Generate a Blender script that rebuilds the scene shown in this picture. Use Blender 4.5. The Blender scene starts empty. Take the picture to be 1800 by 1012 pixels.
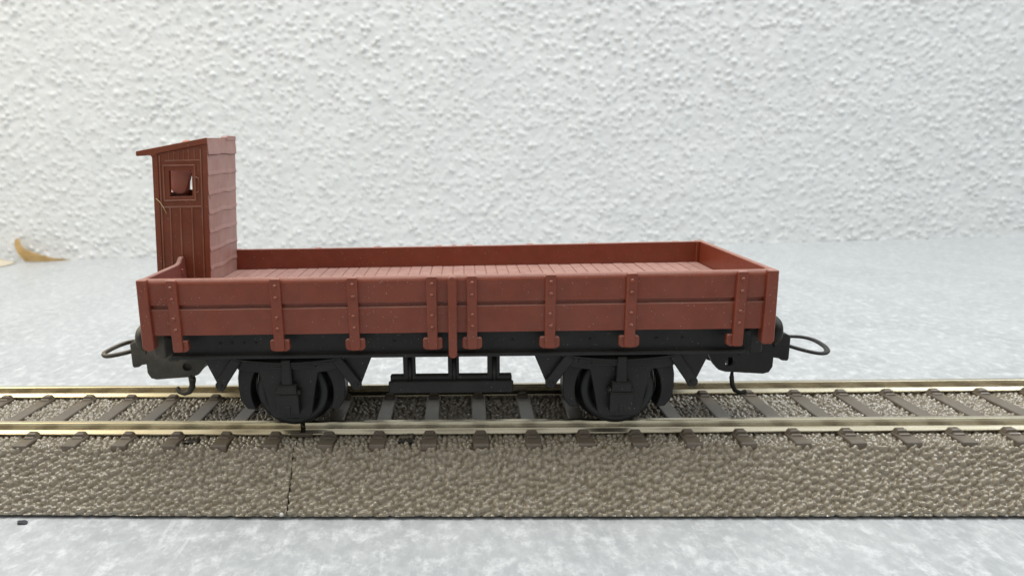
import bpy, bmesh, math, random
import numpy as np
from mathutils import Vector, Matrix, noise as mnoise

# ------------------------------------------------------------------ basics
# dimensions are written in millimetres; one Blender unit is one centimetre
MM = 0.1
scene = bpy.context.scene
scene.unit_settings.system = 'METRIC'
scene.unit_settings.scale_length = 0.01
COL = scene.collection
random.seed(4)
rng = np.random.default_rng(11)


def V(x, y, z):
    return Vector((x, y, z))


class MB:
    """collects shapes (mm) into one bmesh; build() links them as ONE object"""

    def __init__(self):
        self.bm = bmesh.new()

    def _bevel(self, verts, w, seg=1):
        if w > 0:
            edges = {e for v in verts for e in v.link_edges}
            bmesh.ops.bevel(self.bm, geom=list(edges), offset=w, segments=seg,
                            profile=0.6, affect='EDGES', clamp_overlap=True)
        return self

    def box(self, x0, x1, y0, y1, z0, z1, bevel=0.1, seg=1):
        m = Matrix.Translation(((x0 + x1) / 2, (y0 + y1) / 2, (z0 + z1) / 2)) @ Matrix.Diagonal(
            (abs(x1 - x0), abs(y1 - y0), abs(z1 - z0), 1))
        r = bmesh.ops.create_cube(self.bm, size=1, matrix=m)
        return self._bevel(r['verts'], bevel, seg)

    def frustum(self, x0, x1, y0, y1, z0, z1, inset_x, inset_y, bevel=0.1):
        """box whose top is inset"""
        vs = []
        for z, ix, iy in ((z0, 0, 0), (z1, inset_x, inset_y)):
            for x, y in ((x0 + ix, y0 + iy), (x1 - ix, y0 + iy), (x1 - ix, y1 - iy), (x0 + ix, y1 - iy)):
                vs.append(self.bm.verts.new((x, y, z)))
        f = self.bm.faces.new
        f(vs[3::-1]); f(vs[4:])
        for i in range(4):
            f((vs[i], vs[(i + 1) % 4], vs[4 + (i + 1) % 4], vs[4 + i]))
        return self._bevel(vs, bevel)

    def prism(self, outline, a0, a1, axis='y', holes=(), bevel=0.0):
        """outline in (x,z) extruded along y, or (y,z) extruded along x"""
        bm = self.bm

        def P(p, a):
            return (p[0], a, p[1]) if axis == 'y' else ((a, p[0], p[1]) if axis == 'x' else (p[0], p[1], a))
        loops = [outline] + list(holes)
        edges, newv = [], []
        for lp in loops:
            vs = [bm.verts.new(P(p, a0)) for p in lp]
            newv += vs
            edges += [bm.edges.new((vs[i], vs[(i + 1) % len(vs)])) for i in range(len(vs))]
        if holes:
            r = bmesh.ops.triangle_fill(bm, edges=edges, use_beauty=True)
            faces = [g for g in r['geom'] if isinstance(g, bmesh.types.BMFace)]
        else:
            faces = [bm.faces.new(newv)]
        r = bmesh.ops.extrude_face_region(bm, geom=faces)
        ev = [g for g in r['geom'] if isinstance(g, bmesh.types.BMVert)]
        d = a1 - a0
        for v in ev:
            v.co += Vector((0, d, 0) if axis == 'y' else ((d, 0, 0) if axis == 'x' else (0, 0, d)))
        allf = list({f for v in newv + ev for f in v.link_faces})
        bmesh.ops.recalc_face_normals(bm, faces=allf)
        if bevel > 0:
            es = [e for e in {e for v in newv + ev for e in v.link_edges}
                  if len(e.link_faces) == 2 and e.calc_face_angle(0) > 0.5]
            bmesh.ops.bevel(bm, geom=es, offset=bevel, segments=1, affect='EDGES', clamp_overlap=True)
        return self

    def tube(self, pts, r, seg=10, closed=False, flat=1.0):
        bm = self.bm
        pts = [Vector(p) for p in pts]
        n = len(pts)
        rings = []
        up = Vector((0, 0, 1))
        for i, p in enumerate(pts):
            a = pts[(i - 1) % n] if (closed or i > 0) else p
            b = pts[(i + 1) % n] if (closed or i < n - 1) else p
            t = (b - a).normalized()
            s = t.cross(up)
            if s.length < 1e-3:
                s = t.cross(Vector((0, 1, 0)))
            s.normalize()
            u = s.cross(t).normalized()
            rr = r[i] if isinstance(r, (list, tuple)) else r
            rings.append([bm.verts.new(p + s * (math.cos(k * 2 * math.pi / seg) * rr)
                                       + u * (math.sin(k * 2 * math.pi / seg) * rr * flat)) for k in range(seg)])
        for i in range(n if closed else n - 1):
            A, Bq = rings[i], rings[(i + 1) % n]
            for k in range(seg):
                f = bm.faces.new((A[k], A[(k + 1) % seg], Bq[(k + 1) % seg], Bq[k]))
                f.smooth = True
        if not closed:
            bm.faces.new(rings[0]); bm.faces.new(rings[-1][::-1])
        return self

    def lathe(self, prof, cx, cy, cz, axis='y', seg=48, smooth=True):
        """profile of (radius, along) round an axis through (cx,cy,cz)"""
        bm = self.bm
        rings = []
        for r, a in prof:
            ring = []
            for k in range(seg):
                t = 2 * math.pi * k / seg
                c, s = math.cos(t) * max(r, 1e-3), math.sin(t) * max(r, 1e-3)
                ring.append(bm.verts.new((cx + c, cy + a, cz + s) if axis == 'y' else (cx + a, cy + c, cz + s)
                                         if axis == 'x' else (cx + c, cy + s, cz + a)))
            rings.append(ring)
        fs = []
        for i in range(len(rings) - 1):
            for k in range(seg):
                f = bm.faces.new((rings[i][k], rings[i][(k + 1) % seg], rings[i + 1][(k + 1) % seg], rings[i + 1][k]))
                f.smooth = smooth
                fs.append(f)
        fs.append(bm.faces.new(rings[0])); fs.append(bm.faces.new(rings[-1][::-1]))
        bmesh.ops.recalc_face_normals(bm, faces=fs)
        return self

    def dome(self, x, y, z, r, h, axis=-1):
        """rivet head on a face that looks along -y"""
        bm = self.bm
        rings = []
        for rr, hh in ((1, 0), (0.92, 0.45), (0.62, 0.85)):
            rings.append([bm.verts.new((x + math.cos(k * math.pi / 5) * r * rr, y + axis * hh * h,
                                        z + math.sin(k * math.pi / 5) * r * rr)) for k in range(10)])
        top = bm.verts.new((x, y + axis * h, z))
        for i in range(2):
            for k in range(10):
                f = bm.faces.new((rings[i][k], rings[i][(k + 1) % 10], rings[i + 1][(k + 1) % 10], rings[i + 1][k]))
                f.smooth = True
        for k in range(10):
            f = bm.faces.new((rings[2][k], rings[2][(k + 1) % 10], top))
            f.smooth = True
        return self

    def warp(self, fn):
        for v in self.bm.verts:
            v.co = Vector(fn(v.co.x, v.co.y, v.co.z))
        return self

    def build(self, name, mat, parent=None, recalc=True):
        bm = self.bm
        if recalc:
            bmesh.ops.recalc_face_normals(bm, faces=bm.faces[:])
        root = parent
        off = Vector((0, 0, 0))
        while root is not None:
            off += Vector(root.get('_at', (0, 0, 0)))
            root = root.parent
        for v in bm.verts:
            v.co = (v.co - off) * MM
        me = bpy.data.meshes.new(name)
        bm.to_mesh(me)
        bm.free()
        me.materials.append(mat)
        o = bpy.data.objects.new(name, me)
        COL.objects.link(o)
        if parent is not None:
            o.parent = parent
        return o


def thing(name, at, label, cat, rotz=0.0, group=None):
    o = bpy.data.objects.new(name, None)
    o.empty_display_size = 0.5
    COL.objects.link(o)
    o.location = Vector(at) * MM
    o.rotation_euler = (0, 0, rotz)
    o['_at'] = tuple(at)
    o['label'] = label
    o['category'] = cat
    if group:
        o['group'] = group
    return o


def mesh_np(name, verts, faces, mat, parent=None, smooth=True):
    """big grids straight from arrays (already in Blender units)"""
    me = bpy.data.meshes.new(name)
    me.vertices.add(len(verts))
    me.vertices.foreach_set('co', verts.astype(np.float32).ravel())
    me.loops.add(faces.size)
    me.loops.foreach_set('vertex_index', faces.astype(np.int32).ravel())
    n = len(faces)
    me.polygons.add(n)
    me.polygons.foreach_set('loop_start', np.arange(n, dtype=np.int32) * 4)
    me.polygons.foreach_set('loop_total', np.full(n, 4, dtype=np.int32))
    me.polygons.foreach_set('use_smooth', np.full(n, smooth))
    me.update(calc_edges=True)
    me.validate()
    me.materials.append(mat)
    o = bpy.data.objects.new(name, me)
    COL.objects.link(o)
    if parent is not None:
        o.parent = parent
    return o


def grid_faces(nu, nv):
    i = np.arange(nu * nv).reshape(nu, nv)
    return np.stack([i[:-1, :-1], i[1:, :-1], i[1:, 1:], i[:-1, 1:]], -1).reshape(-1, 4)


# ------------------------------------------------------------------ numpy noise
def _hash(ix, iy, seed):
    h = (ix.astype(np.int64) * 374761393 + iy.astype(np.int64) * 668265263 + seed * 2147483647) & 0xFFFFFFFF
    h = ((h ^ (h >> 13)) * 1274126177) & 0xFFFFFFFF
    h = ((h ^ (h >> 16)) * 2246822519) & 0xFFFFFFFF
    return ((h ^ (h >> 15)) & 0xFFFFFF) / float(0xFFFFFF)


def perlin(x, y, seed=0):
    x0, y0 = np.floor(x), np.floor(y)
    fx, fy = x - x0, y - y0
    u, v = fx * fx * fx * (fx * (fx * 6 - 15) + 10), fy * fy * fy * (fy * (fy * 6 - 15) + 10)

    def g(dx, dy):
        a = _hash(x0 + dx, y0 + dy, seed) * 2 * np.pi
        return np.cos(a) * (fx - dx) + np.sin(a) * (fy - dy)
    a = g(0, 0) * (1 - u) + g(1, 0) * u
    b = g(0, 1) * (1 - u) + g(1, 1) * u
    return (a * (1 - v) + b * v) * 1.4


def fbm(x, y, seed=0, octaves=4, gain=0.5):
    s, a, f = 0, 1, 1
    for o in range(octaves):
        s = s + a * perlin(x * f + o * 17.3, y * f - o * 9.1, seed + o)
        a *= gain
        f *= 2.03
    return s


def domes(x, y, seed, rmin=0.42, rmax=0.75, stretch=0.35, keep=1.0, power=0.75):
    """max of many rounded lumps, one per jittered cell (cell size 1)"""
    ix, iy = np.floor(x), np.floor(y)
    out = np.zeros_like(x)
    for dx in (-1, 0, 1):
        for dy in (-1, 0, 1):
            cx, cy = ix + dx, iy + dy
            px = cx + 0.12 + 0.76 * _hash(cx, cy, seed)
            py = cy + 0.12 + 0.76 * _hash(cx, cy, seed + 1)
            r = rmin + (rmax - rmin) * _hash(cx, cy, seed + 2)
            an = _hash(cx, cy, seed + 3) * np.pi
            st = 1 + stretch * (_hash(cx, cy, seed + 4) * 2 - 0.6)
            h = 0.45 + 0.55 * _hash(cx, cy, seed + 5)
            on = _hash(cx, cy, seed + 6) < keep
            qx, qy = x - px, y - py
            a = (qx * np.cos(an) + qy * np.sin(an)) / (r * st)
            b = (-qx * np.sin(an) + qy * np.cos(an)) / (r / st)
            d = np.clip(1 - (a * a + b * b), 0, 1)
            out = np.maximum(out, np.where(on, h * np.power(d, power), 0))
    return out


def beads(x, y, seed, R=0.60, jit=0.24, power=0.8):
    """evenly packed round lumps on staggered rows (row pitch 1)"""
    iy = np.floor(y)
    out = np.zeros_like(x)
    for dy in (-1, 0, 1):
        cy = iy + dy
        sh = np.where(np.mod(cy, 2) > 0.5, 0.5, 0.0)
        ix = np.floor(x - sh)
        for dx in (-1, 0, 1):
            cx = ix + dx
            px = cx + sh + 0.5 + jit * (2 * _hash(cx, cy, seed) - 1)
            py = cy + 0.5 + jit * (2 * _hash(cx, cy, seed + 1) - 1)
            r = R * (0.90 + 0.22 * _hash(cx, cy, seed + 2))
            h = 0.78 + 0.22 * _hash(cx, cy, seed + 5)
            d = np.clip(1 - ((x - px) ** 2 + (y - py) ** 2) / (r * r), 0, 1)
            out = np.maximum(out, h * np.power(d, power))
    return out


# ------------------------------------------------------------------ materials
def new_mat(name):
    m = bpy.data.materials.new(name)
    m.use_nodes = True
    nt = m.node_tree
    b = nt.nodes['Principled BSDF']
    return m, nt, b


def nd(nt, kind, **kw):
    n = nt.nodes.new(kind)
    for k, v in kw.items():
        if k in n.inputs:
            n.inputs[k].default_value = v
        else:
            setattr(n, k, v)
    return n


def coords(nt, scale=(1, 1, 1), kind='Object'):
    tc = nd(nt, 'ShaderNodeTexCoord')
    mp = nd(nt, 'ShaderNodeMapping')
    mp.inputs['Scale'].default_value = scale
    nt.links.new(tc.outputs[kind], mp.inputs[0])
    return mp.outputs[0]


def noise_tex(nt, vec, scale, detail=4, rough=0.55, dist=0.0):
    n = nd(nt, 'ShaderNodeTexNoise')
    n.inputs['Scale'].default_value = scale
    n.inputs['Detail'].default_value = detail
    n.inputs['Roughness'].default_value = rough
    n.inputs['Distortion'].default_value = dist
    nt.links.new(vec, n.inputs['Vector'])
    return n.outputs['Fac']


def ramp(nt, fac, stops):
    r = nd(nt, 'ShaderNodeValToRGB')
    els = r.color_ramp.elements
    while len(els) < len(stops):
        els.new(0.5)
    for e, (p, c) in zip(els, stops):
        e.position = p
        e.color = (c, c, c, 1) if isinstance(c, (int, float)) else (*c, 1)
    nt.links.new(fac, r.inputs[0])
    return r.outputs[0]


def math_n(nt, op, a, b=None, clamp=False):
    m = nd(nt, 'ShaderNodeMath', operation=op, use_clamp=clamp)
    for i, s in enumerate((a, b)):
        if s is None:
            continue
        if isinstance(s, (int, float)):
            m.inputs[i].default_value = s
        else:
            nt.links.new(s, m.inputs[i])
    return m.outputs[0]


def mix_col(nt, fac, a, b):
    m = nd(nt, 'ShaderNodeMix', data_type='RGBA')
    for i, s in ((0, fac), (6, a), (7, b)):
        if isinstance(s, (int, float)):
            m.inputs[i].default_value = s
        elif isinstance(s, tuple):
            m.inputs[i].default_value = (*s, 1)
        else:
            nt.links.new(s, m.inputs[i])
    return m.outputs[2]


def bump(nt, b, height, strength, dist=0.02):
    n = nd(nt, 'ShaderNodeBump')
    n.inputs['Strength'].default_value = strength
    n.inputs['Distance'].default_value = dist
    nt.links.new(height, n.inputs['Height'])
    nt.links.new(n.outputs[0], b.inputs['Normal'])


def plastic(name, base, rough=0.42, dust=(0.52, 0.40, 0.36), dust_top=0.75, specks=0.5, film=0.12, spec=0.4, sss=0.0):
    """moulded plastic with settled dust: a film that lies on faces looking up, and loose pale specks"""
    m, nt, b = new_mat(name)
    vec = coords(nt)
    geo = nd(nt, 'ShaderNodeNewGeometry')
    sep = nd(nt, 'ShaderNodeSeparateXYZ')
    nt.links.new(geo.outputs['True Normal'], sep.inputs[0])
    up = ramp(nt, sep.outputs[2], [(0.35, 0.0), (0.95, 1.0)])
    n1 = noise_tex(nt, vec, 9, 6, 0.65)
    n2 = noise_tex(nt, vec, 2.2, 3, 0.5)
    lay = math_n(nt, 'MULTIPLY', up, math_n(nt, 'MULTIPLY', ramp(nt, n1, [(0.25, 0.55), (0.7, 1.0)]), dust_top))
    thin = math_n(nt, 'MULTIPLY', ramp(nt, n2, [(0.35, 0.0), (0.75, 1.0)]), film)
    # loose specks
    vo = nd(nt, 'ShaderNodeTexVoronoi')
    vo.inputs['Scale'].default_value = 36
    nt.links.new(vec, vo.inputs['Vector'])
    sx = nd(nt, 'ShaderNodeSeparateColor')
    nt.links.new(vo.outputs['Color'], sx.inputs[0])
    size = math_n(nt, 'MULTIPLY', ramp(nt, sx.outputs[0], [(0.72, 0.0), (1.0, 1.0)]), 0.19)
    dot = math_n(nt, 'LESS_THAN', vo.outputs['Distance'], size)
    clump = ramp(nt, noise_tex(nt, vec, 1.1, 2, 0.5), [(0.40, 0.25), (0.62, 0.9)])
    dot = math_n(nt, 'MULTIPLY', math_n(nt, 'MULTIPLY', dot, clump), specks)
    body = mix_col(nt, ramp(nt, noise_tex(nt, vec, 5, 4, 0.6), [(0.3, 0.0), (0.75, 1.0)]),
                   tuple(c * 0.88 for c in base), tuple(min(1, c * 1.1) for c in base))
    c1 = mix_col(nt, math_n(nt, 'ADD', lay, thin, True), body, dust)
    c2 = mix_col(nt, dot, c1, (0.72, 0.66, 0.6))
    nt.links.new(c2, b.inputs['Base Color'])
    rr = math_n(nt, 'ADD', math_n(nt, 'MULTIPLY', lay, 0.4), rough, True)
    rr = math_n(nt, 'ADD', rr, math_n(nt, 'MULTIPLY', n1, 0.12), True)
    nt.links.new(rr, b.inputs['Roughness'])
    b.inputs['Specular IOR Level'].default_value = spec
    if sss:
        b.inputs['Subsurface Weight'].default_value = sss
        b.inputs['Subsurface Radius'].default_value = (1.0, 0.32, 0.18)
        b.inputs['Subsurface Scale'].default_value = 0.05
    bump(nt, b, noise_tex(nt, vec, 45, 4, 0.6), 0.16, 0.008)
    return m


RED = plastic('oxide_red_plastic', (0.228, 0.046, 0.0195), rough=0.30, dust=(0.50, 0.30, 0.24), specks=0.9, film=0.05, spec=0.5, sss=0.3)
DECK = plastic('dusty_red_deck', (0.20, 0.055, 0.04), rough=0.46, dust=(0.48, 0.29, 0.24), dust_top=0.9, specks=0.9)
CAB = plastic('red_brown_cabin_plastic', (0.215, 0.054, 0.023), rough=0.42, spec=0.35, dust=(0.42, 0.25, 0.20), specks=0.8, film=0.06)
CABD = plastic('pale_clapboard_plastic', (0.40, 0.215, 0.185), rough=0.5, dust=(0.55, 0.40, 0.36), specks=0.7, film=0.35)  # paler base than the cabin front
MOULD = plastic('cabin_moulding_plastic', (0.25, 0.085, 0.045), rough=0.45, dust=(0.48, 0.30, 0.24), specks=0.4, film=0.3)
TAB = plastic('lit_pink_plastic', (0.80, 0.33, 0.25), rough=0.5, specks=0.1, sss=0.8)  # base raised to carry the light that falls on the inner panel
NUB = plastic('orange_plastic', (0.62, 0.22, 0.12), rough=0.4, specks=0.1, dust_top=0.2)
BLACK = plastic('black_plastic', (0.0105, 0.0103, 0.0102), rough=0.40, dust=(0.12, 0.115, 0.10), dust_top=0.5, specks=0.6, film=0.10, spec=0.34)
BLACKD = plastic('dusty_black_plastic', (0.033, 0.031, 0.026), rough=0.48, dust=(0.27, 0.24, 0.18), dust_top=0.85, specks=0.4, film=0.32)
WHEEL = plastic('black_wheel_plastic', (0.008, 0.008, 0.009), rough=0.36, dust=(0.10, 0.10, 0.10), dust_top=0.3, specks=0.3, film=0.08)
SLEEPER = plastic('brown_sleeper_plastic', (0.125, 0.094, 0.063), rough=0.22, dust=(0.21, 0.185, 0.15), dust_top=0.3, specks=0.2, film=0.25, spec=0.7)


def make_ballast():
    m, nt, b = new_mat('moulded_ballast_plastic')
    vec = coords(nt)
    n = noise_tex(nt, vec, 11, 5, 0.6)
    c = ramp(nt, n, [(0.3, (0.205, 0.166, 0.106)), (0.7, (0.310, 0.260, 0.178))])
    nt.links.new(c, b.inputs['Base Color'])
    nt.links.new(math_n(nt, 'ADD', math_n(nt, 'MULTIPLY', noise_tex(nt, vec, 30, 3), 0.16), 0.09), b.inputs['Roughness'])
    b.inputs['Specular IOR Level'].default_value = 0.6
    b.inputs['Coat Weight'].default_value = 1.0
    b.inputs['Coat Roughness'].default_value = 0.07
    b.inputs['Coat IOR'].default_value = 1.7
    bump(nt, b, noise_tex(nt, vec, 32, 3, 0.6), 0.35, 0.012)
    return m


def make_rail(name, lo, hi):
    m, nt, b = new_mat(name)
    vec = coords(nt, (0.35, 12, 12))
    n = noise_tex(nt, vec, 2.2, 4, 0.6)
    v2 = coords(nt)
    blot = noise_tex(nt, v2, 1.3, 4, 0.6)
    c = mix_col(nt, ramp(nt, n, [(0.3, 0.0), (0.75, 1.0)]), lo, hi)
    c = mix_col(nt, ramp(nt, blot, [(0.5, 0.0), (0.8, 0.2)]), c, (0.46, 0.38, 0.22))
    nt.links.new(c, b.inputs['Base Color'])
    b.inputs['Metallic'].default_value = 1.0
    nt.links.new(ramp(nt, n, [(0.2, 0.22), (0.8, 0.30)]), b.inputs['Roughness'])
    bump(nt, b, noise_tex(nt, coords(nt, (0.2, 12, 12)), 3, 2), 0.02, 0.01)
    return m


def make_stucco():
    m, nt, b = new_mat('white_roughcast_paint')
    vec = coords(nt)
    c = ramp(nt, noise_tex(nt, vec, 0.5, 5, 0.6), [(0.3, (0.775, 0.79, 0.785)), (0.7, (0.825, 0.835, 0.83))])
    nt.links.new(c, b.inputs['Base Color'])
    b.inputs['Roughness'].default_value = 0.62
    b.inputs['Specular IOR Level'].default_value = 0.35
    bump(nt, b, noise_tex(nt, vec, 7, 3, 0.5), 0.15, 0.03)
    return m


def make_table():
    m, nt, b = new_mat('grey_stone_laminate')
    vec = coords(nt, (1, 0.7, 1))
    base = noise_tex(nt, vec, 0.55, 6, 0.62, 0.6)
    fine = noise_tex(nt, vec, 5.5, 5, 0.65, 0.2)
    flake = noise_tex(nt, coords(nt, (1.0, 0.75, 1)), 3.6, 7, 0.72, 0.15)
    grain = noise_tex(nt, coords(nt, (1, 0.6, 1)), 22, 3, 0.6)
    c = ramp(nt, base, [(0.30, (0.405, 0.420, 0.425)), (0.70, (0.505, 0.520, 0.522))])
    c = mix_col(nt, math_n(nt, 'MULTIPLY', ramp(nt, fine, [(0.42, 0.0), (0.66, 1.0)]), 0.35), c, (0.74, 0.755, 0.75))
    c = mix_col(nt, ramp(nt, flake, [(0.50, 0.0), (0.66, 0.64)]), c, (0.80, 0.815, 0.815))
    scuff = noise_tex(nt, coords(nt, (2.6, 0.30, 1)), 2.2, 5, 0.7, 0.1)
    c = mix_col(nt, ramp(nt, scuff, [(0.58, 0.0), (0.70, 0.5)]), c, (0.80, 0.815, 0.815))
    c = mix_col(nt, math_n(nt, 'MULTIPLY', ramp(nt, grain, [(0.5, 0.0), (0.8, 1.0)]), 0.3), c, (0.40, 0.43, 0.45))
    nt.links.new(c, b.inputs['Base Color'])
    nt.links.new(ramp(nt, flake, [(0.4, 0.34), (0.7, 0.46)]), b.inputs['Roughness'])
    b.inputs['Specular IOR Level'].default_value = 0.5
    bump(nt, b, grain, 0.06, 0.01)
    return m


def make_leaf(name, a, b2):
    m, nt, b = new_mat(name)
    vec = coords(nt)
    c = ramp(nt, noise_tex(nt, vec, 2.5, 5, 0.6), [(0.3, a), (0.7, b2)])
    nt.links.new(c, b.inputs['Base Color'])
    b.inputs['Roughness'].default_value = 0.6
    bump(nt, b, noise_tex(nt, vec, 9, 4), 0.3, 0.03)
    return m


BALLAST = make_ballast()
RAIL = make_rail('nickel_silver_rail', (0.60, 0.54, 0.39), (0.74, 0.68, 0.53))
RAILY = make_rail('warm_lit_rail', (0.64, 0.54, 0.33), (0.77, 0.68, 0.47))  # yellower copy: reflected warm light is put into the rail colour
STUCCO = make_stucco()
TABLE = make_table()
LEAF = make_leaf('dry_leaf_brown', (0.40, 0.25, 0.09), (0.55, 0.37, 0.16))
LEAFP = make_leaf('dry_leaf_cream', (0.62, 0.54, 0.40), (0.72, 0.65, 0.52))
CRUMB = make_leaf('dark_crumb', (0.03, 0.032, 0.04), (0.07, 0.07, 0.08))
WHITE = make_leaf('white_crumb', (0.60, 0.59, 0.57), (0.70, 0.69, 0.67))
BRASS, _nt, _b = new_mat('contact_brass')
_b.inputs['Base Color'].default_value = (0.35, 0.26, 0.12, 1)
_b.inputs['Metallic'].default_value = 0.9
_b.inputs['Roughness'].default_value = 0.45
HAIR, _nt, _b = new_mat('pale_fibre')
_b.inputs['Base Color'].default_value = (0.62, 0.50, 0.26, 1)
_b.inputs['Roughness'].default_value = 0.5

# ------------------------------------------------------------------ setting: table top and wall
tb = MB().box(-620, 660, -330, 330, -28, 0, bevel=1.5)
table = tb.build('ground', TABLE)
table['kind'] = 'structure'
table['label'] = 'pale grey stone-look table top under the model track'


def build_wall():
    W0, W1, Hh, st = -560.0, 600.0, 265.0, 0.64
    nu, nv = int((W1 - W0) / st) + 1, int((Hh + 6) / st) + 1
    x = np.linspace(W0, W1, nu)[:, None] * np.ones((1, nv))
    z = np.linspace(-6, Hh, nv)[None, :] * np.ones((nu, 1))
    # sprayed plaster: soft lumps, ridges that run obliquely, drawn-out tips
    wx = x + 1.2 * perlin(x / 11, z / 11, 40)
    wz = z + 1.2 * perlin(x / 11, z / 11, 41)
    a = 0.75
    sx, sz = wx * math.cos(a) + wz * math.sin(a), -wx * math.sin(a) + wz * math.cos(a)
    h = 0.24 * domes(wx / 4.0, wz / 3.6, 3, 0.35, 0.75, 0.3, 0.5)
    h += 0.20 * domes(sz / 2.8 + 7.7, sx / 3.4 + 3.1, 23, 0.32, 0.7, 0.35, 0.45)
    big = np.clip(0.5 + 1.2 * perlin(x / 60, z / 60, 61), 0.25, 1.0)
    tips = domes(wx / 3.7 + 31.7, wz / 3.7 + 11.2, 57, 0.20, 0.37, 0.22, 0.55)
    h += 1.30 * tips * (0.5 + 0.5 * big)
    h += 0.60 * domes(wx / 2.5 + 1.7, wz / 2.5 + 5.2, 157, 0.22, 0.40, 0.25, 0.42)
    h += 0.40 * domes(sz / 7.3 + 1.7, sx / 9.5 + 5.2, 257, 0.14, 0.24, 0.9, 0.25)
    h += 0.20 * fbm(sx / 6.0, sz / 4.6, 77, 2, 0.45)
    h += 0.35 * fbm(x / 40, z / 40, 99, 2)
    # a stretch that was smoothed a little, as in the photo's middle
    y = 251.7 + 0.043 * x - 0.93 * h
    verts = np.stack([x, y, z], -1).reshape(-1, 3) * MM
    o = mesh_np('wall', verts, grid_faces(nu, nv)[:, ::-1], STUCCO)
    o['kind'] = 'structure'
    o['label'] = 'white roughcast wall behind the model wagon'
    return o


build_wall()

# ------------------------------------------------------------------ model track
ZR = 10.88          # rail head above the table
RH = 1.88           # rail height
NR = 9.15           # outer edge of the rail head
JX = -24.6          # the joint between the two pieces
TL = 188.3          # length of one piece
SP = 7.977          # sleeper spacing
PROF = [(-20.05, 0.50), (-20.0, 1.0), (-13.8, 8.25), (-13.1, 8.5), (13.1, 8.5), (13.8, 8.25), (20.0, 1.0), (20.05, 0.50)]


def ballast_bed(parent, x0, x1, seed):
    P = np.array(PROF)
    seg = np.hypot(*np.diff(P, axis=0).T)
    cum = np.concatenate([[0], np.cumsum(seg)])
    st = 0.11
    nv = int(cum[-1] / st) + 1
    nu = int((x1 - x0) / st) + 1
    t = np.linspace(0, cum[-1], nv)
    py, pz = np.interp(t, cum, P[:, 0]), np.interp(t, cum, P[:, 1])
    ny, nz = -np.gradient(pz, t), np.gradient(py, t)
    k = np.ones(5) / 5
    ny, nz = np.convolve(np.pad(ny, 2, 'edge'), k, 'valid'), np.convolve(np.pad(nz, 2, 'edge'), k, 'valid')
    ln = np.hypot(ny, nz)
    ny, nz = ny / ln, nz / ln
    x = np.linspace(x0, x1, nu)[:, None] * np.ones((1, nv))
    T = t[None, :] * np.ones((nu, 1))
    wx = x + 0.30 * perlin(x / 3.7, T / 2.7, seed + 5)
    wt = T + 0.30 * perlin(x / 3.7, T / 3.7, seed + 6)
    ang = 0.5
    ra, rb = wx * np.cos(ang) + wt * np.sin(ang), -wx * np.sin(ang) + wt * np.cos(ang)
    h = 0.74 * beads(ra / 0.90, rb / 0.84, seed, 0.60, 0.33)
    h += 0.08 * perlin(x / 3.5, T / 3.5, seed + 9)
    h -= 0.40
    # flat bearing strips below the sleepers and the rails stay under their undersides
    Y = py[None, :] + 0.8 * ny[None, :] * h          # the lumps lean a little upwards, as they leave the mould
    Z = pz[None, :] + (0.8 * nz[None, :] + 0.3) * h
    Z = np.maximum(Z, 0.34 + 0.25 * np.abs(perlin(x / 0.9, T / 9.0, seed + 2)))
    at = np.array(parent['_at'])
    verts = (np.stack([x, Y, Z], -1).reshape(-1, 3) - at) * MM
    o = mesh_np('ballast_bed', verts, grid_faces(nu, nv), BALLAST, parent)
    return o


def rail_profile(yc, side):
    """closed (y,z) outline of one rail centred on yc"""
    half = [(0.0, ZR), (0.36, ZR), (0.46, ZR - 0.10), (0.46, ZR - 0.55), (0.43, ZR - 0.62), (0.42, ZR - 1.16),
            (0.47, ZR - 1.24), (0.97, ZR - 1.72), (1.0, ZR - RH), (0.0, ZR - RH)]
    right = [(yc + y, z) for y, z in half]
    left = [(yc - y, z) for y, z in reversed(half[1:-1])]
    return right + left


def sleeper_mb(xc):
    mb = MB()
    w = 1.22
    mb.box(xc - w, xc + w, -13.65, 13.65, 7.5, ZR - RH - 0.03, bevel=0.14)
    for s in (-1, 1):
        yc = s * (NR - 0.46)
        # moulded rail chairs either side of the rail foot
        for q in (-1, 1):
            y0 = yc + q * 0.72
            y1 = yc + q * 1.95
            mb.frustum(xc - 1.05, xc + 1.05, min(y0, y1), max(y0, y1), ZR - RH - 0.1, ZR - RH + 0.62, 0.38, 0.12, bevel=0.12)
            y2, y3 = yc + q * 1.9, yc + q * 2.7
            mb.frustum(xc - 0.95, xc + 0.95, min(y2, y3), max(y2, y3), ZR - RH - 0.1, ZR - RH + 0.24, 0.25, 0.15, bevel=0.1)
    # grain
    def grain(x, y, z):
        return (x + 0.035 * mnoise.noise((x * 0.9, y * 0.7, xc)), y + 0.08 * mnoise.noise((xc * 3.1, y, 5.0)),
                z + 0.03 * mnoise.noise((x * 2.0, y * 0.4, xc + 9)))
    return mb.warp(grain)


def track_piece(name, label, x0, x1, rx, rotz, seed, railmat):
    r = thing(name, (JX, 0, 0), label, 'model track', rotz, 'model railway track pieces laid end to end')
    ballast_bed(r, x0, x1, seed)
    for s in (-1, 1):
        mb = MB().prism(rail_profile(s * (NR - 0.46), s), rx[0], rx[1], axis='x')
        mb.build('rail', railmat, r)
    return r


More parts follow.
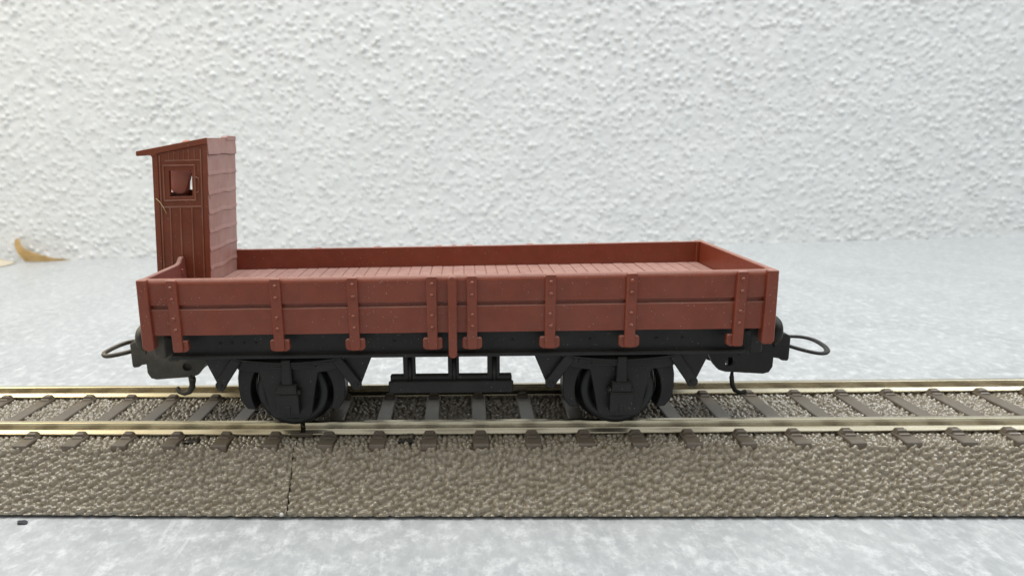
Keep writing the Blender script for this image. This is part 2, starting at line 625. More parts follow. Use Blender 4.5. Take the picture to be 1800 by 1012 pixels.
pieceR = track_piece('track_section', 'brown ballasted model track piece carrying most of the red wagon, with cool grey rails',
                     JX + 0.02, JX + TL, (JX + 0.95, JX + TL), 0.0, 100, RAIL)
pieceL = track_piece('track_section', 'brown ballasted model track piece with rails tinted yellowish for warm light, on the cabin side of the rail joint',
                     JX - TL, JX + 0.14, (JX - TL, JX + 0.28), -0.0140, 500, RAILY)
X0 = -11.83
for i in range(-1, 23):
    xc = X0 + i * SP
    if xc + 1.2 < JX + TL:
        sleeper_mb(xc).build('sleeper', SLEEPER, pieceR)
for i in range(-2, -25, -1):
    xc = X0 + i * SP - (0.4 if i < -1 else 0)
    if xc - 1.2 > JX - TL:
        sleeper_mb(xc).build('sleeper', SLEEPER, pieceL)
# rail joiners clamp the foot of each rail at the joint
for s in (-1, 1):
    yc = s * (NR - 0.46)
    MB().prism([(yc - 1.35, ZR - RH - 0.28), (yc + 1.35, ZR - RH - 0.28), (yc + 1.35, ZR - RH + 0.26), (yc + 1.06, ZR - RH + 0.40),
                (yc + 1.03, ZR - RH - 0.08), (yc - 1.03, ZR - RH - 0.08), (yc - 1.06, ZR - RH + 0.40), (yc - 1.35, ZR - RH + 0.26)],
               JX - 1.3, JX + 2.1, axis='x', bevel=0.05).build('rail_joiner', SLEEPER, pieceR)


def contact_clip(parent, x, w):
    """small dark slot at the foot of the rail with two stubby contact tongues"""
    mb = MB()
    mb.box(x - w, x + w, -12.0, -10.35, 7.9, 8.72, bevel=0.05)
    mb.build('contact_slot', BLACK, parent)
    mb = MB()
    for dx in (-0.5, 0.1, 0.6):
        mb.box(x + dx * w - 0.22, x + dx * w + 0.22, -11.2, -10.3, 8.6, 9.1 + 0.15 * dx, bevel=0.08)
    mb.build('contact_tongue', SLEEPER, parent)


contact_clip(pieceR, -7.4, 1.25)
contact_clip(pieceL, -41.4, 1.2)

# ------------------------------------------------------------------ the wagon
WAG = thing('goods_wagon', (0, 0, ZR),
            'red-brown model open goods wagon with a tall brakeman cabin, standing on the track', 'model wagon')
FY = -15.35         # face of the boards
TOPZ = 35.35
BOTZ = 27.05
STRAPS = [-39.9, -24.95, -13.95, -2.75, 2.88, 13.9, 25.1, 40.1]


def side_board(s):
    """two planks with a groove between, dropped rim on top; s=-1 is the near side"""
    mb = MB()
    y0, y1 = s * 15.35, s * 14.45
    # one outline extruded along x keeps the groove and the rim in the same board
    o = [(y1, BOTZ), (y0, BOTZ), (y0 + 0.0, BOTZ + 0.12), (y0, 30.78), (y0 - s * 0.06, 30.85), (y0 - s * 0.55, 30.95),
         (y0 - s * 0.55, 31.44), (y0 - s * 0.05, 31.52), (y0, 31.60), (y0, 34.62), (y0 - s * 0.05, 34.80), (y0 - s * 0.16, 35.02), (y0 - s * 0.34, 35.22), (y0 - s * 0.56, TOPZ), (y1 + s * 0.15, TOPZ), (y1, TOPZ - 0.12)]
    mb.prism(o, -44.2, 44.2, axis='x')
    # cross cuts give the long board a slightly uneven moulded surface
    bmesh.ops.bisect_plane(mb.bm, geom=mb.bm.verts[:] + mb.bm.edges[:] + mb.bm.faces[:], plane_co=(0, 0, 0), plane_no=(1, 0, 0))
    for k in range(-10, 11):
        if k:
            bmesh.ops.bisect_plane(mb.bm, geom=mb.bm.verts[:] + mb.bm.edges[:] + mb.bm.faces[:],
                                   plane_co=(k * 4.1, 0, 0), plane_no=(1, 0, 0))
    mb.warp(lambda x, y, z: (x, y + 0.035 * mnoise.noise((x * 0.11, z * 0.2, s * 7.0)),
                             z + 0.03 * mnoise.noise((x * 0.16, 3.0, s * 4.0)) - (0.10 * math.cos(x / 44.9 * math.pi / 2) if z > 34 else 0)))
    return mb.build('side_board', RED, WAG)


def strap_mb(xc, s, tabs):
    mb = MB()
    w = 0.72
    y0, y1 = s * 15.95, s * 15.2
    lo = 24.62
    out = [(xc - w, TOPZ - 0.25), (xc - w, lo + 0.2), (xc - w + 0.2, lo), (xc + w - 0.2, lo), (xc + w, lo + 0.2),
           (xc + w, TOPZ - 0.25), (xc + w - 0.12, TOPZ - 0.08), (xc - w + 0.12, TOPZ - 0.08)]
    mb.prism(out, y0, y1, axis='y', bevel=0.14)
    if tabs:
        a = xc - (1.42 if tabs in (2, -1) else 0.8)
        b = xc + (1.42 if tabs in (2, 1) else 0.8)
        t = [(a, 26.05), (a, 24.95), (a + 0.12, 24.72), (a + 0.5, 24.55), (b - 0.5, 24.55), (b - 0.12, 24.72), (b, 24.95), (b, 26.05),
             (b - 0.2, 26.25), (a + 0.2, 26.25)]
        mb.prism(t, s * 15.55, s * 14.6, axis='y', bevel=0.1)
    for z in (34.2, 32.5, 29.62, 27.9):
        mb.dome(xc + 0.08 * random.uniform(-1, 1), s * 15.93, z + 0.05 * random.uniform(-1, 1), 0.30, 0.24, s)
    return mb


for s in (-1, 1):
    sb = side_board(s)
    for i, xc in enumerate(STRAPS):
        strap_mb(xc, s, 1 if i == 0 else (-1 if i == len(STRAPS) - 1 else 2)).build('strap', RED, sb)
    # the plain stanchion in the middle that reaches below the others
    o = []
    for k in range(9):
        a = math.pi * k / 8
        o.append((0.15 + 0.62 * math.cos(a), TOPZ - 0.55 + 0.5 * math.sin(a)))
    for k in range(9):
        a = math.pi + math.pi * k / 8
        o.append((0.12 + 0.60 * math.cos(a), 23.95 + 0.6 * math.sin(a)))
    MB().prism(o, s * 16.25, s * 15.2, axis='y', bevel=0.16).build('stanchion', RED, sb)

# corner posts, seen from the side as tall flat bars that reach below the boards
for sx in (-1, 1):
    for sy in (-1, 1):
        x0, x1 = 43.42 * sx, 44.85 * sx
        xa, xb = min(x0, x1), max(x0, x1)
        out = [(xa, TOPZ), (xa - 0.25 * (sx < 0), 25.3), (xa + 0.15, 24.9), (xb - 0.15, 24.9), (xb + 0.25 * (sx > 0), 25.3), (xb, TOPZ)]
        MB().prism(out, 15.95 * sy, 14.2 * sy, axis='y', bevel=0.12).build('corner_post', RED, WAG)

# end boards
MB().box(44.0, 44.85, -14.18, 14.18, 27.1, TOPZ - 0.02, bevel=0.12).build('end_board', RED, WAG)
eb = MB()
eb.prism([(-14.18, 27.1), (0.5, 27.1), (0.5, 33.6), (0.45, 35.9), (0.15, 36.3), (-0.45, 36.35), (-0.95, 36.05), (-1.5, 35.6), (-2.6, TOPZ + 0.05),
          (-14.18, TOPZ - 0.02)], -44.75, -43.95, axis='x', bevel=0.14)
eb.box(-44.05, -43.75, -1.6, -1.0, 33.5, 34.5, bevel=0.1)
eb.build('end_board', DECK, WAG)

# plank floor across the wagon
fl = MB()
n = 46
for k in range(n):
    a = -43.9 + k * (87.8 / n)
    b = a + 87.8 / n - 0.08
    dz = random.uniform(-0.05, 0.05)
    fl.box(a, b, -14.4, 14.4, 30.9, 31.6 + 0.6 * dz, bevel=0.07)
fl.box(-43.9, 43.9, -14.4, 14.4, 30.5, 31.51, bevel=0)
fl.build('plank_floor', DECK, WAG)

# ---- underframe
uf = MB()
for s in (-1, 1):
    uf.box(-42.3, 42.3, s * 12.4, s * 11.4, 23.2, 27.04, bevel=0.08)
    uf.prism([(s * 11.5, 22.75), (s * 13.25, 22.75), (s * 13.3, 23.1), (s * 13.15, 23.28), (s * 12.5, 23.3), (s * 12.3, 23.6), (s * 11.5, 23.6)],
             -42.2, 42.2, axis='x')
    # small lettering-free rib and bolt details on the sole bar
    for xb in (-34.8, -33.0, -31.2, -29.4, -8.6, 8.9, 20.2, 29.8, 33.5):
        uf.dome(xb, s * 12.4, 25.0, 0.22, 0.14, s)
uf.box(-43.2, 43.2, -11.4, 11.4, 25.6, 26.95, bevel=0)
uf.box(-43.4, 43.4, -14.3, 14.3, 27.05, 30.45, bevel=0)
uf.build('underframe', BLACK, WAG)
for s in (-1, 1):
    MB().box(s * 43.0, s * 44.7, -13.2, 13.2, 22.9, 26.98, bevel=0.15).build('buffer_beam', BLACKD if s < 0 else BLACK, WAG)


# ---- running gear
def arc(cx, cz, r, a0, a1, n):
    return [(cx + r * math.cos(math.radians(a0 + (a1 - a0) * i / n)), cz + r * math.sin(math.radians(a0 + (a1 - a0) * i / n))) for i in range(n + 1)]


AX = (-25.0, 24.95)
WR = 5.62
WZ = ZR + WR - 0.02


def axle_guard(xc, s):
    mb = MB()
    ya, yb = s * 11.9, s * 11.3
    # broad plate under the spring narrowing to the axle box
    out = [(xc - 8.1, 21.9), (xc - 7.7, 20.6), (xc - 6.0, 20.2), (xc - 4.55, 20.1), (xc - 4.1, 18.2), (xc - 3.6, 15.6), (xc - 3.15, 13.2),
           (xc - 2.6, 12.75), (xc + 2.6, 12.75), (xc + 3.15, 13.2), (xc + 3.6, 15.6), (xc + 4.1, 18.2), (xc + 4.55, 20.1), (xc + 6.0, 20.2),
           (xc + 7.7, 20.6), (xc + 8.1, 21.9), (xc + 5.5, 22.1), (xc, 22.0), (xc - 5.5, 22.1)]
    mb.prism(out, ya, yb, axis='y', bevel=0.1)
    g = mb.build('axle_guard', BLACK, WAG)
    # leaf spring
    sp = MB()
    for j, (hw, zz) in enumerate(((8.1, 0.0), (6.3, -0.34), (4.4, -0.68))):
        up = [(xc + hw * (k / 8 - 1) , 22.35 + zz - 0.75 * (1 - ((k / 8 - 1) * hw / 8.1) ** 2) + 0.30) for k in range(17)]
        dn = [(x, z - 0.32) for x, z in reversed(up)]
        sp.prism(up + dn, s * (12.7 - 0.0), s * 11.85, axis='y', bevel=0.05)
    # buckle in the middle
    sp.frustum(xc - 0.85, xc + 0.75, min(s * 13.1, s * 11.9), max(s * 13.1, s * 11.9), 18.4, 22.35, 0.12, 0.1, bevel=0.15)
    sp.build('leaf_spring', BLACK, g)
    # axle box with lid and a lipped cap
    ab = MB()
    ab.box(xc - 1.75, xc + 1.65, s * 13.45, s * 11.85, 13.95, 16.95, bevel=0.22, seg=2)
    ab.box(xc - 1.5, xc + 1.4, s * 13.3, s * 11.85, 17.0, 18.45, bevel=0.25, seg=2)
    ab.box(xc - 2.0, xc + 1.9, s * 13.0, s * 11.85, 16.75, 17.5, bevel=0.2)
    ab.box(xc - 0.4, xc + 0.3, s * 13.62, s * 13.3, 13.85, 15.2, bevel=0.1)
    ab.build('axle_box', BLACK, g)
    # spring hangers: slanted shackle and its bracket in a V
    for q in (-1, 1):
        h = MB()
        ax, az = xc + q * 10.35, 17.75
        # slanted bar
        bar = [(xc + q * 6.9, 22.0), (xc + q * 8.3, 22.7), (ax + q * 0.85, az + 0.75)]
        bar += [(ax + q * (0.85 * math.cos(t)), az + 0.45 - 0.75 * math.sin(t)) for t in (0.3, 0.9, 1.5, 2.1)]
        bar += [(ax - q * 0.95, az + 0.75)]
        h.prism(bar, s * 12.7, s * 11.9, axis='y', bevel=0.12)
        gus = [(xc + q * 8.4, 22.9), (xc + q * 13.0, 22.9), (ax + q * 0.55, az + 0.1), (ax - q * 0.6, az + 0.4)]
        h.prism(gus, s * 11.85, s * 11.2, axis='y', bevel=0.08)
        h.dome(ax, s * 12.7, az + 0.6, 0.4, 0.25, s)
        h.build('spring_hanger', BLACK, g)
    return g


def brake_shoe(xc, q, s):
    """block hugging the wheel, hung from a slanted link"""
    mb = MB()
    inner = arc(xc, WZ, 6.45, 40, -26, 9)
    outer = [(xc + 7.2, 13.75), (xc + 8.15, 15.2), (xc + 8.35, 17.0), (xc + 8.3, 18.9), (xc + 8.0, 20.4), (xc + 6.6, 21.2)]
    pts = inner + outer
    if q < 0:
        pts = [(2 * xc - x, z) for x, z in pts]
    mb.prism(pts, s * 10.6, s * 7.6, axis='y', bevel=0.12)
    link = [(xc + q * 6.9, 17.2), (xc + q * 7.9, 16.9), (xc + q * 8.1, 23.2), (xc + q * 7.2, 23.2)]
    mb.prism(link, s * 9.8, s * 8.6, axis='y', bevel=0.08)
    mb.build('brake_shoe', BLACK, WAG)


for xc in AX:
    for s in (-1, 1):
        axle_guard(xc, s)
        for q in (-1, 1):
            brake_shoe(xc, q, s)
    ah = MB()  # added filler behind the guards, keeps light out of the gaps
    ah.box(xc - 8.6, xc + 8.6, -10.9, 10.9, 22.3, 25.7, bevel=0.1)
    for s in (-1, 1):
        ah.box(xc - 7.9, xc + 7.9, s * 11.2, s * 10.55, 20.6, 22.6, bevel=0.05)
    ah.box(xc - 7.0, xc + 7.0, -6.3, 6.3, 14.2, 22.4, bevel=0.3)
    ah.build('light_blocker', BLACK, WAG)
    ws = MB().lathe([(0.9, -10.2), (0.9, 10.2)], xc, 0, WZ, seg=20).build('axle', WHEEL, WAG)
    for s in (-1, 1):
        prof = [(0.9, s * 9.4), (1.8, s * 9.4), (2.1, s * 9.0), (3.7, s * 8.8), (4.1, s * 10.1), (4.25, s * 10.3), (5.35, s * 10.3),
                (WR - 0.06, s * 9.95), (WR, s * 9.8), (WR + 0.05, s * 7.75), (WR + 0.55, s * 7.45), (WR + 0.72, s * 7.15), (WR + 0.5, s * 6.9),
                (4.4, s * 6.9), (3.9, s * 7.5), (1.5, s * 7.5), (0.9, s * 7.5)]
        MB().lathe(prof, xc, 0, WZ, seg=72).build('wheel', WHEEL, WAG)

# ---- battery-box like tray hung on three posts between the axles
for s in (-1, 1):
    tr = MB()
    tr.box(-9.95, 9.15, s * 10.6, s * 9.9, 16.1, 18.0, bevel=0.15)
    tr.box(-9.7, 8.95, s * 9.95, s * 8.6, 17.1, 18.72, bevel=0.12)
    tray = tr.build('brake_tray', BLACK, WAG)
    for xc, w in ((-6.72, 0.95), (0.06, 0.85), (6.18, 0.95)):
        p = MB().box(xc - w, xc + w, s * 9.9, s * 9.0, 18.3, 25.7, bevel=0.1)
        p.tube([(xc + 0.1, s * 10.0, 17.3), (xc + 0.1, s * 10.05, 21.6)], 0.34, 8)
        p.build('post', BLACK, tray)

# ---- buffers
for sx in (-1, 1):
    for sy in (-1, 1):
        cy, cz = sy * 8.75, 25.0
        b = MB().lathe([(1.7, sx * 44.6), (1.65, sx * 46.3), (1.3, sx * 46.6), (1.15, sx * 48.0)], 0, cy, cz, 'x', 24)
        bo = b.build('buffer', BLACKD if sx < 0 else BLACK, WAG)
        MB().lathe([(1.15, sx * 47.0), (1.95, sx * 47.5), (2.15, sx * 47.9), (2.15, sx * 48.3), (1.7, sx * 48.75), (0.9, sx * 49.0), (0.1, sx * 49.05)],
                   0, cy, cz, 'x', 32).build('buffer_head', BLACKD if sx < 0 else BLACK, bo)


# ---- couplings
def coupling(s):
    mat = BLACKD if s < 0 else BLACK
    mb = MB()
    o = [(40.2, 21.4), (40.9, 19.3), (41.6, 18.0), (42.5, 17.0), (43.6, 16.65), (49.6, 16.25), (50.5, 16.5), (51.0, 17.4),
         (51.0, 20.4), (50.6, 21.1), (48.6, 21.6)]
    hole = arc(44.2, 18.35, 0.78, 0, 330, 11)
    fl = (lambda L: [(s * x, z) for x, z in L])
    mb.prism(fl(o), -3.1, -2.3, axis='y', holes=[fl(hole)], bevel=0.0)
    mb.prism(fl(o), 2.3, 3.1, axis='y', holes=[fl(hole)], bevel=0.0)
    mb.box(s * (42.6 if s < 0 else 44.6), s * 50.6, -2.28 if s < 0 else -1.6, 2.35, 17.0, 21.0, bevel=0.2)
    mb.box(s * 41.0, s * 50.4, -2.9, 2.9, 20.8, 21.9, bevel=0.25)
    mb.box(s * 42.8, s * 44.4, -9.6, -2.6, 21.3, 22.6, bevel=0.2)
    c = mb.build('coupling', mat, WAG)
    # head plate
    h = MB()
    hp = [(50.9, 18.9), (51.9, 18.75), (52.4, 18.4), (53.3, 18.3), (53.5, 18.6), (53.45, 22.4), (52.6, 22.9), (50.9, 22.6)]
    h.prism(fl(hp), -3.0, 3.0, axis='y', bevel=0.12)
    h.build('coupling_head', mat, c)
    # wire loop
    if s < 0:
        key = [(53.0, -0.7, 20.9), (55.0, -2.6, 20.7), (56.7, -4.0, 20.7), (57.6, -3.7, 20.7), (58.3, -2.3, 20.7), (58.3, 0.0, 20.7), (58.1, 1.8, 20.7),
               (57.6, 3.6, 20.7), (56.9, 4.7, 20.7), (55.0, 5.0, 20.8), (53.0, 3.0, 20.9)]
    else:
        key = [(53.0, 1.4, 20.1), (54.0, 0.5, 20.05), (55.6, -2.5, 20.0), (57.1, -4.5, 20.0), (58.3, -4.4, 20.0), (59.3, -3.0, 20.0), (60.0, -0.6, 20.0), (60.1, 3.0, 20.0),
               (59.0, 5.0, 20.0), (57.0, 5.5, 20.0), (54.8, 5.4, 20.05), (53.0, 4.0, 20.1)]
    kp = [Vector((s * a, b, c)) for a, b, c in key]
    pts = []
    for i in range(len(kp) - 1):            # smooth curve through the bend points
        p0, p1, p2, p3 = kp[max(i - 1, 0)], kp[i], kp[i + 1], kp[min(i + 2, len(kp) - 1)]
        for q in range(5):
            t = q / 5
            pts.append(0.5 * ((2 * p1) + (p2 - p0) * t + (2 * p0 - 5 * p1 + 4 * p2 - p3) * t * t + (3 * p1 - p0 - 3 * p2 + p3) * t ** 3))
    pts.append(kp[-1])
    MB().tube(pts, 0.38 if s < 0 else 0.44, 8, flat=1.0 if s < 0 else 0.65).build('coupling_loop', mat, c)
    # trip hook below
    if s < 0:
        hk = [(-43.9, -2.6, 17.0), (-43.75, -2.6, 16.0), (-43.9, -2.6, 14.8), (-44.5, -2.6, 13.9), (-45.4, -2.6, 13.6), (-46.2, -2.6, 13.9), (-46.55, -2.6, 14.7)]
        rr = [0.68, 0.62, 0.54, 0.50, 0.46, 0.42, 0.36]
    else:
        hk = [(44.9, -2.6, 17.0), (44.9, -2.6, 15.6), (45.1, -2.6, 14.3), (45.6, -2.6, 13.3), (46.5, -2.6, 12.85), (47.4, -2.6, 13.1)]
        rr = [0.36] * 6
    MB().tube(hk, rr, 10).build('trip_hook', mat, c)


coupling(-1)
coupling(1)

# ---- brakeman's cabin, leaning a little over the floor
CB0, LEAN = 33.5, 0.075


def cabx(u, z):
    return u + LEAN * (z - CB0)


def lean(x, y, z):
    return (cabx(x, z), y, z)


UL, UR, YF, YB = -48.9, -40.0, 0.7, 14.8


def roof_under(u):          # underside of the sloping roof
    return 52.55 + (u - UL) * (54.0 - 52.55) / (UR - UL)


def rect(x0, x1, z0, z1):
    return [(x0, z0), (x1, z0), (x1, z1), (x0, z1)]


cb = MB()
hole = rect(-46.35, -42.6, 45.95, 50.05)
outl = [(UL, 26.5), (UR, 26.5), (UR, roof_under(UR)), (UL, roof_under(UL))]
cb.prism(outl, YF, YF + 0.8, axis='y', holes=[hole])
cb.prism(outl, YB - 0.8, YB, axis='y', holes=[rect(-48.3, -43.2, 46.3, 51.2)])
cb.prism([(YF + 0.8, 26.5), (YB - 0.8, 26.5), (YB - 0.8, roof_under(UL)), (YF + 0.8, roof_under(UL))], UL, UL + 0.7, axis='x',
         holes=[[(YF + 1.2, 46.3), (YB - 1.2, 46.3), (YB - 1.2, 51.6), (YF + 1.2, 51.6)]])
cb.box(UL + 0.8, UR - 0.7, YF + 0.8, YB - 0.8, 30.0, 31.0, bevel=0)
# raised corner fillets at the front face
cb.prism([(UL, 26.6), (UL + 0.85, 26.6), (UL + 0.85, roof_under(UL + 0.85) - 0.02), (UL, roof_under(UL) - 0.02)], YF - 0.14, YF + 0.02, axis='y')
cb.prism([(UR - 0.75, 26.6), (UR, 26.6), (UR, roof_under(UR) - 0.02), (UR - 0.75, roof_under(UR - 0.75) - 0.02)], YF - 0.14, YF + 0.02, axis='y')
cabin = cb.warp(lean).build('cabin', CAB, WAG)

# clapboard wall that faces the load floor
cw = MB()
zs = [26.6, 30.6, 33.75, 36.8, 39.85, 43.0, 46.1, 49.15, 52.35]
for i in range(len(zs) - 1):
    z0, z1 = zs[i], zs[i + 1]
    x_in = UR - 0.75
    o = [(x_in, z0), (UR + 0.11, z0), (UR + 0.15, z0 + 0.12), (UR + 0.13, z0 + 0.30), (UR + 0.03, z0 + 0.75), (UR + 0.02, z1 - 0.03), (x_in, z1 - 0.03)]
    # outline in (x,z) extruded along y
    cw.prism(o, YF + 0.02, YB, axis='y')
cw.prism([(UR - 0.75, 52.4), (UR + 0.24, 52.4), (UR + 0.26, 52.6), (UR + 0.03, 54.9), (UR - 0.75, 54.6)], YF + 0.02, YB, axis='y')
for k in range(1, 20):
    yy = YF + k * (YB - YF) / 20
    bmesh.ops.bisect_plane(cw.bm, geom=cw.bm.verts[:] + cw.bm.edges[:] + cw.bm.faces[:], plane_co=(0, yy, 0), plane_no=(0, 1, 0))
cw.warp(lambda x, y, z: (x + 0.05 * mnoise.noise((y * 0.3, z * 0.8, 2.0)), y, z + 0.30 * mnoise.noise((y * 0.22, round(z / 3.1) * 1.7, 6.0)) if z < 54 else z))
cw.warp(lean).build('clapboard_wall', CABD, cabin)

# roof slab with a rounded bracket under the eave
rf = MB()
rs = (54.0 - 52.55) / (UR - UL)
def rz(u):
    return 52.6 + (u - UL) * rs
rf.prism([(-51.45, rz(-51.45) + 0.32), (-51.4, rz(-51.4) + 0.98), (UR - 0.02, rz(UR) + 0.93), (UR - 0.02, rz(UR)), (UL + 1.0, rz(UL + 1)), (UL, rz(UL) - 0.45),
          (UL - 0.12, rz(UL) - 0.2), (UL - 0.45, rz(UL) + 0.0), (-51.2, rz(-51.4) + 0.22)], YF - 0.32, YB + 0.3, axis='y', bevel=0.08)
roof = rf.warp(lean).build('roof', CAB, cabin)
nb = MB().lathe([(0.8, 0.0), (0.8, 0.3), (0.6, 0.6), (0.15, 0.72)], -45.0, 5.2, 54.05, 'z', 18)
nb.warp(lean).build('roof_vent', NUB, cabin)
MB().prism([(9.8, 54.6), (14.9, 54.6), (14.9, 55.25), (14.5, 55.4), (10.4, 55.4), (9.8, 55.1)], UR - 0.9, UR + 0.16, axis='x', bevel=0.08).warp(lean).build('roof_lip', CABD, cabin)

# door: raised mouldings and planks on the front face
dr = MB()


def strip(u0, u1, z0, z1, t=0.16):
    dr.prism(rect(u0, u1, z0, z1), YF - t, YF + 0.03, axis='y', bevel=0.04)


strip(-47.85, -47.62, 26.7, 52.4)          # left stile
strip(-41.15, -40.93, 26.7, 53.3)          # right stile
strip(-47.6, -41.17, 44.15, 44.42)         # rail under the window
strip(-46.9, -41.17, 51.45, 51.68, 0.12)
for u in (-46.32, -44.62, -42.74):
    strip(u - 0.11, u + 0.11, 26.7, 44.12)
for u in (-46.2, -45.4, -44.6, -43.8, -43.0, -42.1):
    strip(u - 0.07, u + 0.07, 51.7, 52.75 + (u - UL) * 0.1, 0.09)
dr.warp(lambda x, y, z: (x + 0.04 * mnoise.noise((x * 2, z * 0.5, 1.0)), y + 0.03 * mnoise.noise((x * 1.3, z * 0.9, 4.0)), z))
door = dr.warp(lean).build('door', MOULD, cabin)
wf = MB()
for (a, b, c, d) in ((-47.3, -41.98, 50.68, 50.92), (-47.3, -41.98, 45.2, 45.44), (-47.3, -47.06, 45.46, 50.66), (-42.22, -41.98, 45.46, 50.66)):
    wf.prism(rect(a, b, c, d), YF - 0.2, YF + 0.03, axis='y', bevel=0.05)
wf.warp(lambda x, y, z: (x + 0.06 * mnoise.noise((x * 2, z * 0.6, 1.0)), y, z + 0.05 * mnoise.noise((x * 0.9, z, 8.0))))
wf.warp(lean).build('window_frame', MOULD, cabin)
hd = MB().tube([(-41.85, YF, 48.9), (-41.85, YF - 0.35, 48.9), (-41.45, YF - 0.35, 48.85), (-41.45, YF - 0.35, 46.6), (-41.8, YF - 0.3, 46.55)], 0.11, 8)
hd.warp(lean).build('door_handle', MOULD, cabin)
# rounded tongue that hangs inside behind the window
o = [(-48.5, 52.2), (-48.35, 47.2), (-47.9, 46.5), (-47.2, 46.15), (-46.3, 46.0), (-45.8, 46.25), (-45.45, 46.7), (-45.2, 47.6), (-44.85, 48.9), (-44.5, 49.3), (-44.0, 52.6)]
MB().prism(o, 5.6, 6.6, axis='y', bevel=0.12).warp(lean).build('inner_panel', TAB, cabin)

# loose fibre stuck to the cabin door
hb = thing('fibre', (-48.2, 0.3, 45.0), 'tiny pale yellow fibre stuck to the cabin door below its window', 'fibre')
MB().tube([(-47.6, 0.5, 45.7), (-47.0, 0.3, 45.2), (-46.5, 0.25, 44.4), (-46.15, 0.4, 43.3)], 0.055, 6).build('strand', HAIR, hb)

# ------------------------------------------------------------------ small things lying about
lf = MB()
outl = [(-228.6, 11.2), (-227.2, 11.9), (-226.0, 11.2), (-224.0, 8.8), (-221.5, 6.9), (-217.5, 5.4), (-213.0, 4.0), (-207.3, 2.3), (-199.0, 0.95),
        (-203.0, 0.6), (-212.0, 0.5), (-222.2, 0.6), (-223.8, 2.6), (-225.5, 4.8), (-227.4, 7.2), (-228.4, 9.3)]
lf.prism(outl, 0.0, 0.7, axis='y')
bmesh.ops.triangulate(lf.bm, faces=lf.bm.faces[:])
for k in range(12):
    bmesh.ops.bisect_plane(lf.bm, geom=lf.bm.verts[:] + lf.bm.edges[:] + lf.bm.faces[:], plane_co=(-227 + k * 2.3, 0, 0), plane_no=(1, 0, 0))
for k in range(5):
    bmesh.ops.bisect_plane(lf.bm, geom=lf.bm.verts[:] + lf.bm.edges[:] + lf.bm.faces[:], plane_co=(0, 0, 1.5 + 1.9 * k), plane_no=(0, 0, 1))
lf.warp(lambda x, y, z: (x, 233.5 + y + 0.05 * (x + 214) ** 2 * 0.22 + 0.045 * (z - 3) ** 2 + 0.35 * mnoise.noise((x * 0.3, z * 0.4, 2.0)),
                         z + 0.25 * mnoise.noise((x * 0.5, 1.0, 3.0)) if z > 1.0 else z))
leaf = lf.build('dry_leaf', LEAF)
leaf['label'] = 'small curled orange-brown dry leaf lying at the foot of the white wall'
leaf['category'] = 'leaf'
# a pale torn scrap beside the leaf, curling off the table
sc = MB()
rows = []
for side in (0, 1):
    for i in range(9):
        for j in range(7):
            u, v = i / 8, j / 6
            wob = 0.8 * mnoise.noise((u * 3, v * 3, 1.0))
            x = -243 + 17.5 * u + wob - 3.0 * (v - 0.5) ** 2 * u
            y = 222.0 + 12.5 * v + wob * 0.7
            z = 0.18 + 5.0 * (1 - u) ** 1.4 * v + 0.25 * (1 + mnoise.noise((u * 4, v * 4, 5.0))) - 0.16 * side
            rows.append(sc.bm.verts.new((x, y, max(z, 0.06 + 0.1 * (1 - side)))))
def R_(side, i, j):
    return rows[side * 63 + i * 7 + j]
for side in (0, 1):
    for i in range(8):
        for j in range(6):
            f = sc.bm.faces.new((R_(side, i, j), R_(side, i + 1, j), R_(side, i + 1, j + 1), R_(side, i, j + 1)))
            f.smooth = True
for i in range(8):
    for j in (0, 6):
        sc.bm.faces.new((R_(0, i, j), R_(0, i + 1, j), R_(1, i + 1, j), R_(1, i, j)))
for j in range(6):
    for i in (0, 8):
        sc.bm.faces.new((R_(0, i, j), R_(0, i, j + 1), R_(1, i, j + 1), R_(1, i, j)))
scrap = sc.build('leaf_scrap', LEAFP)
scrap['label'] = 'pale cream leaf scrap on the table in front of the orange-brown curled leaf'
scrap['category'] = 'leaf scrap'


def pebble(name, at, size, mat, label, cat, seed):
    mb = MB()
    bmesh.ops.create_icosphere(mb.bm, subdivisions=2, radius=1)
    mb.warp(lambda x, y, z: tuple(at[i] + c * size[i] * (1 + 0.35 * mnoise.noise((x * 1.3 + seed, y * 1.3, z * 1.3))) for i, c in enumerate((x, y, z))))
    o = mb.build(name, mat)
    o['label'] = label
    o['category'] = cat
    return o


pebble('dark_crumb', (-64.2, -21.1, 0.2), (0.85, 0.5, 0.28), CRUMB, 'tiny dark crumb lying on the grey table in front of the ballast', 'crumb', 3)
pebble('white_crumb', (-25.5, -20.1, 0.9), (0.30, 0.27, 0.28), WHITE, 'tiny white crumb caught at the crack between the two track pieces', 'crumb', 8)

# ------------------------------------------------------------------ light: a room with a bright window overhead
world = bpy.data.worlds.new('World')
scene.world = world
world.use_nodes = True
nt = world.node_tree
bg = nt.nodes['Background']
tc = nd(nt, 'ShaderNodeTexCoord')
sp = nd(nt, 'ShaderNodeSeparateXYZ')
nt.links.new(tc.outputs['Generated'], sp.inputs[0])
upc = ramp(nt, math_n(nt, 'ADD', math_n(nt, 'MULTIPLY', sp.outputs[2], 0.5), 0.5), [(0.42, (0.38, 0.345, 0.30)), (0.60, (0.58, 0.58, 0.56)), (0.80, (1.15, 1.17, 1.18)), (1.0, (1.65, 1.68, 1.70))])
nt.links.new(upc, bg.inputs['Color'])
bg.inputs['Strength'].default_value = 0.50


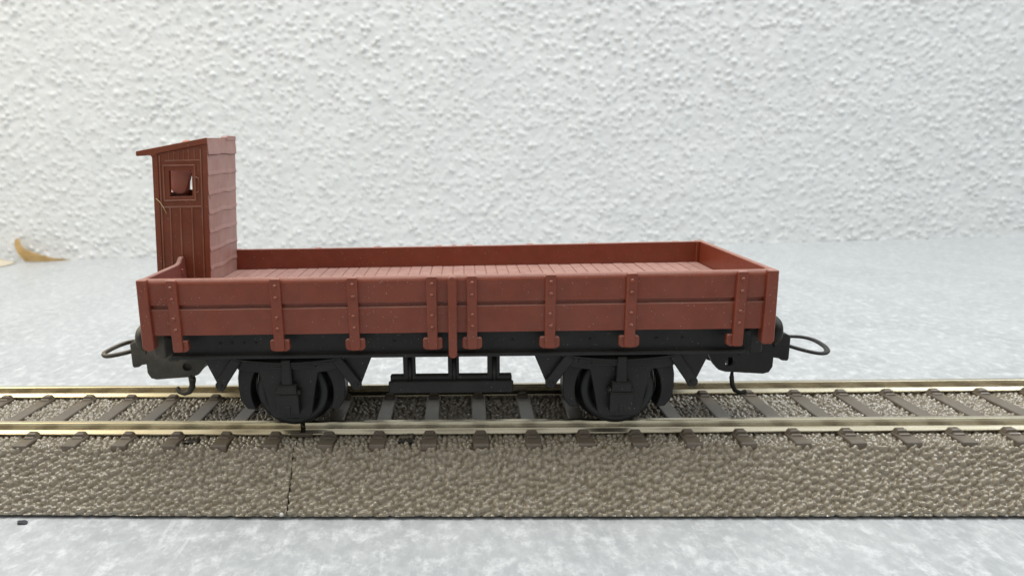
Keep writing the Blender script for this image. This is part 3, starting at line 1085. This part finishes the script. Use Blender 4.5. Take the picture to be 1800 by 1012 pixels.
def area(name, loc, target, sx, sy, power, color):
    l = bpy.data.lights.new(name, 'AREA')
    l.shape = 'RECTANGLE'
    l.size, l.size_y = sx * MM, sy * MM
    l.energy = power
    l.color = color
    o = bpy.data.objects.new(name, l)
    COL.objects.link(o)
    o.location = Vector(loc) * MM
    d = (Vector(target) - Vector(loc)).normalized()
    o.rotation_euler = d.to_track_quat('-Z', 'Y').to_euler()
    return o


area('window_light', (620, -20, 690), (20, 40, 20), 260, 280, 21000, (0.90, 0.96, 1.0))
area('ceiling_light', (20, 30, 640), (10, 70, 0), 300, 220, 20000, (0.93, 0.97, 1.0))
area('room_lamp', (-480, -60, 430), (-80, 120, 10), 240, 240, 14000, (1.0, 0.91, 0.76))

# ------------------------------------------------------------------ camera
f_px, cx, cy, cz, pit, yaw, rol = 1230.22, 1.705, -112.076, 52.843, 0.251057, -0.046018, -0.024401
ppx, ppy = 760.286, 572.615
fw = Vector((math.sin(yaw) * math.cos(pit), math.cos(yaw) * math.cos(pit), -math.sin(pit)))
rt = Vector((math.cos(yaw), -math.sin(yaw), 0))
up = rt.cross(fw)
rt2 = rt * math.cos(rol) + up * math.sin(rol)
up2 = -rt * math.sin(rol) + up * math.cos(rol)
cd = bpy.data.cameras.new('camera')
cam = bpy.data.objects.new('camera', cd)
COL.objects.link(cam)
cam.matrix_world = Matrix(((rt2.x, up2.x, -fw.x, cx * MM), (rt2.y, up2.y, -fw.y, cy * MM), (rt2.z, up2.z, -fw.z, cz * MM), (0, 0, 0, 1)))
cd.sensor_width = 36
cd.sensor_fit = 'HORIZONTAL'
cd.lens = f_px / 1800 * 36
cd.shift_x = (900 - ppx) / 1800
cd.shift_y = (ppy - 506) / 1800
cd.clip_start = 0.05
cd.clip_end = 500
cd.dof.use_dof = True
cd.dof.focus_distance = 10.35
cd.dof.aperture_fstop = 0.47
cd.dof.aperture_blades = 0
scene.camera = cam

for o in list(bpy.data.objects):
    if '_at' in o:
        del o['_at']

scene.render.engine = 'CYCLES'
scene.view_settings.view_transform = 'Standard'
scene.view_settings.look = 'None'
scene.view_settings.exposure = 0.0
scene.view_settings.gamma = 1.0
scene.view_settings.use_curve_mapping = False
scene.cycles.use_denoising = True
scene.cycles.max_bounces = 8
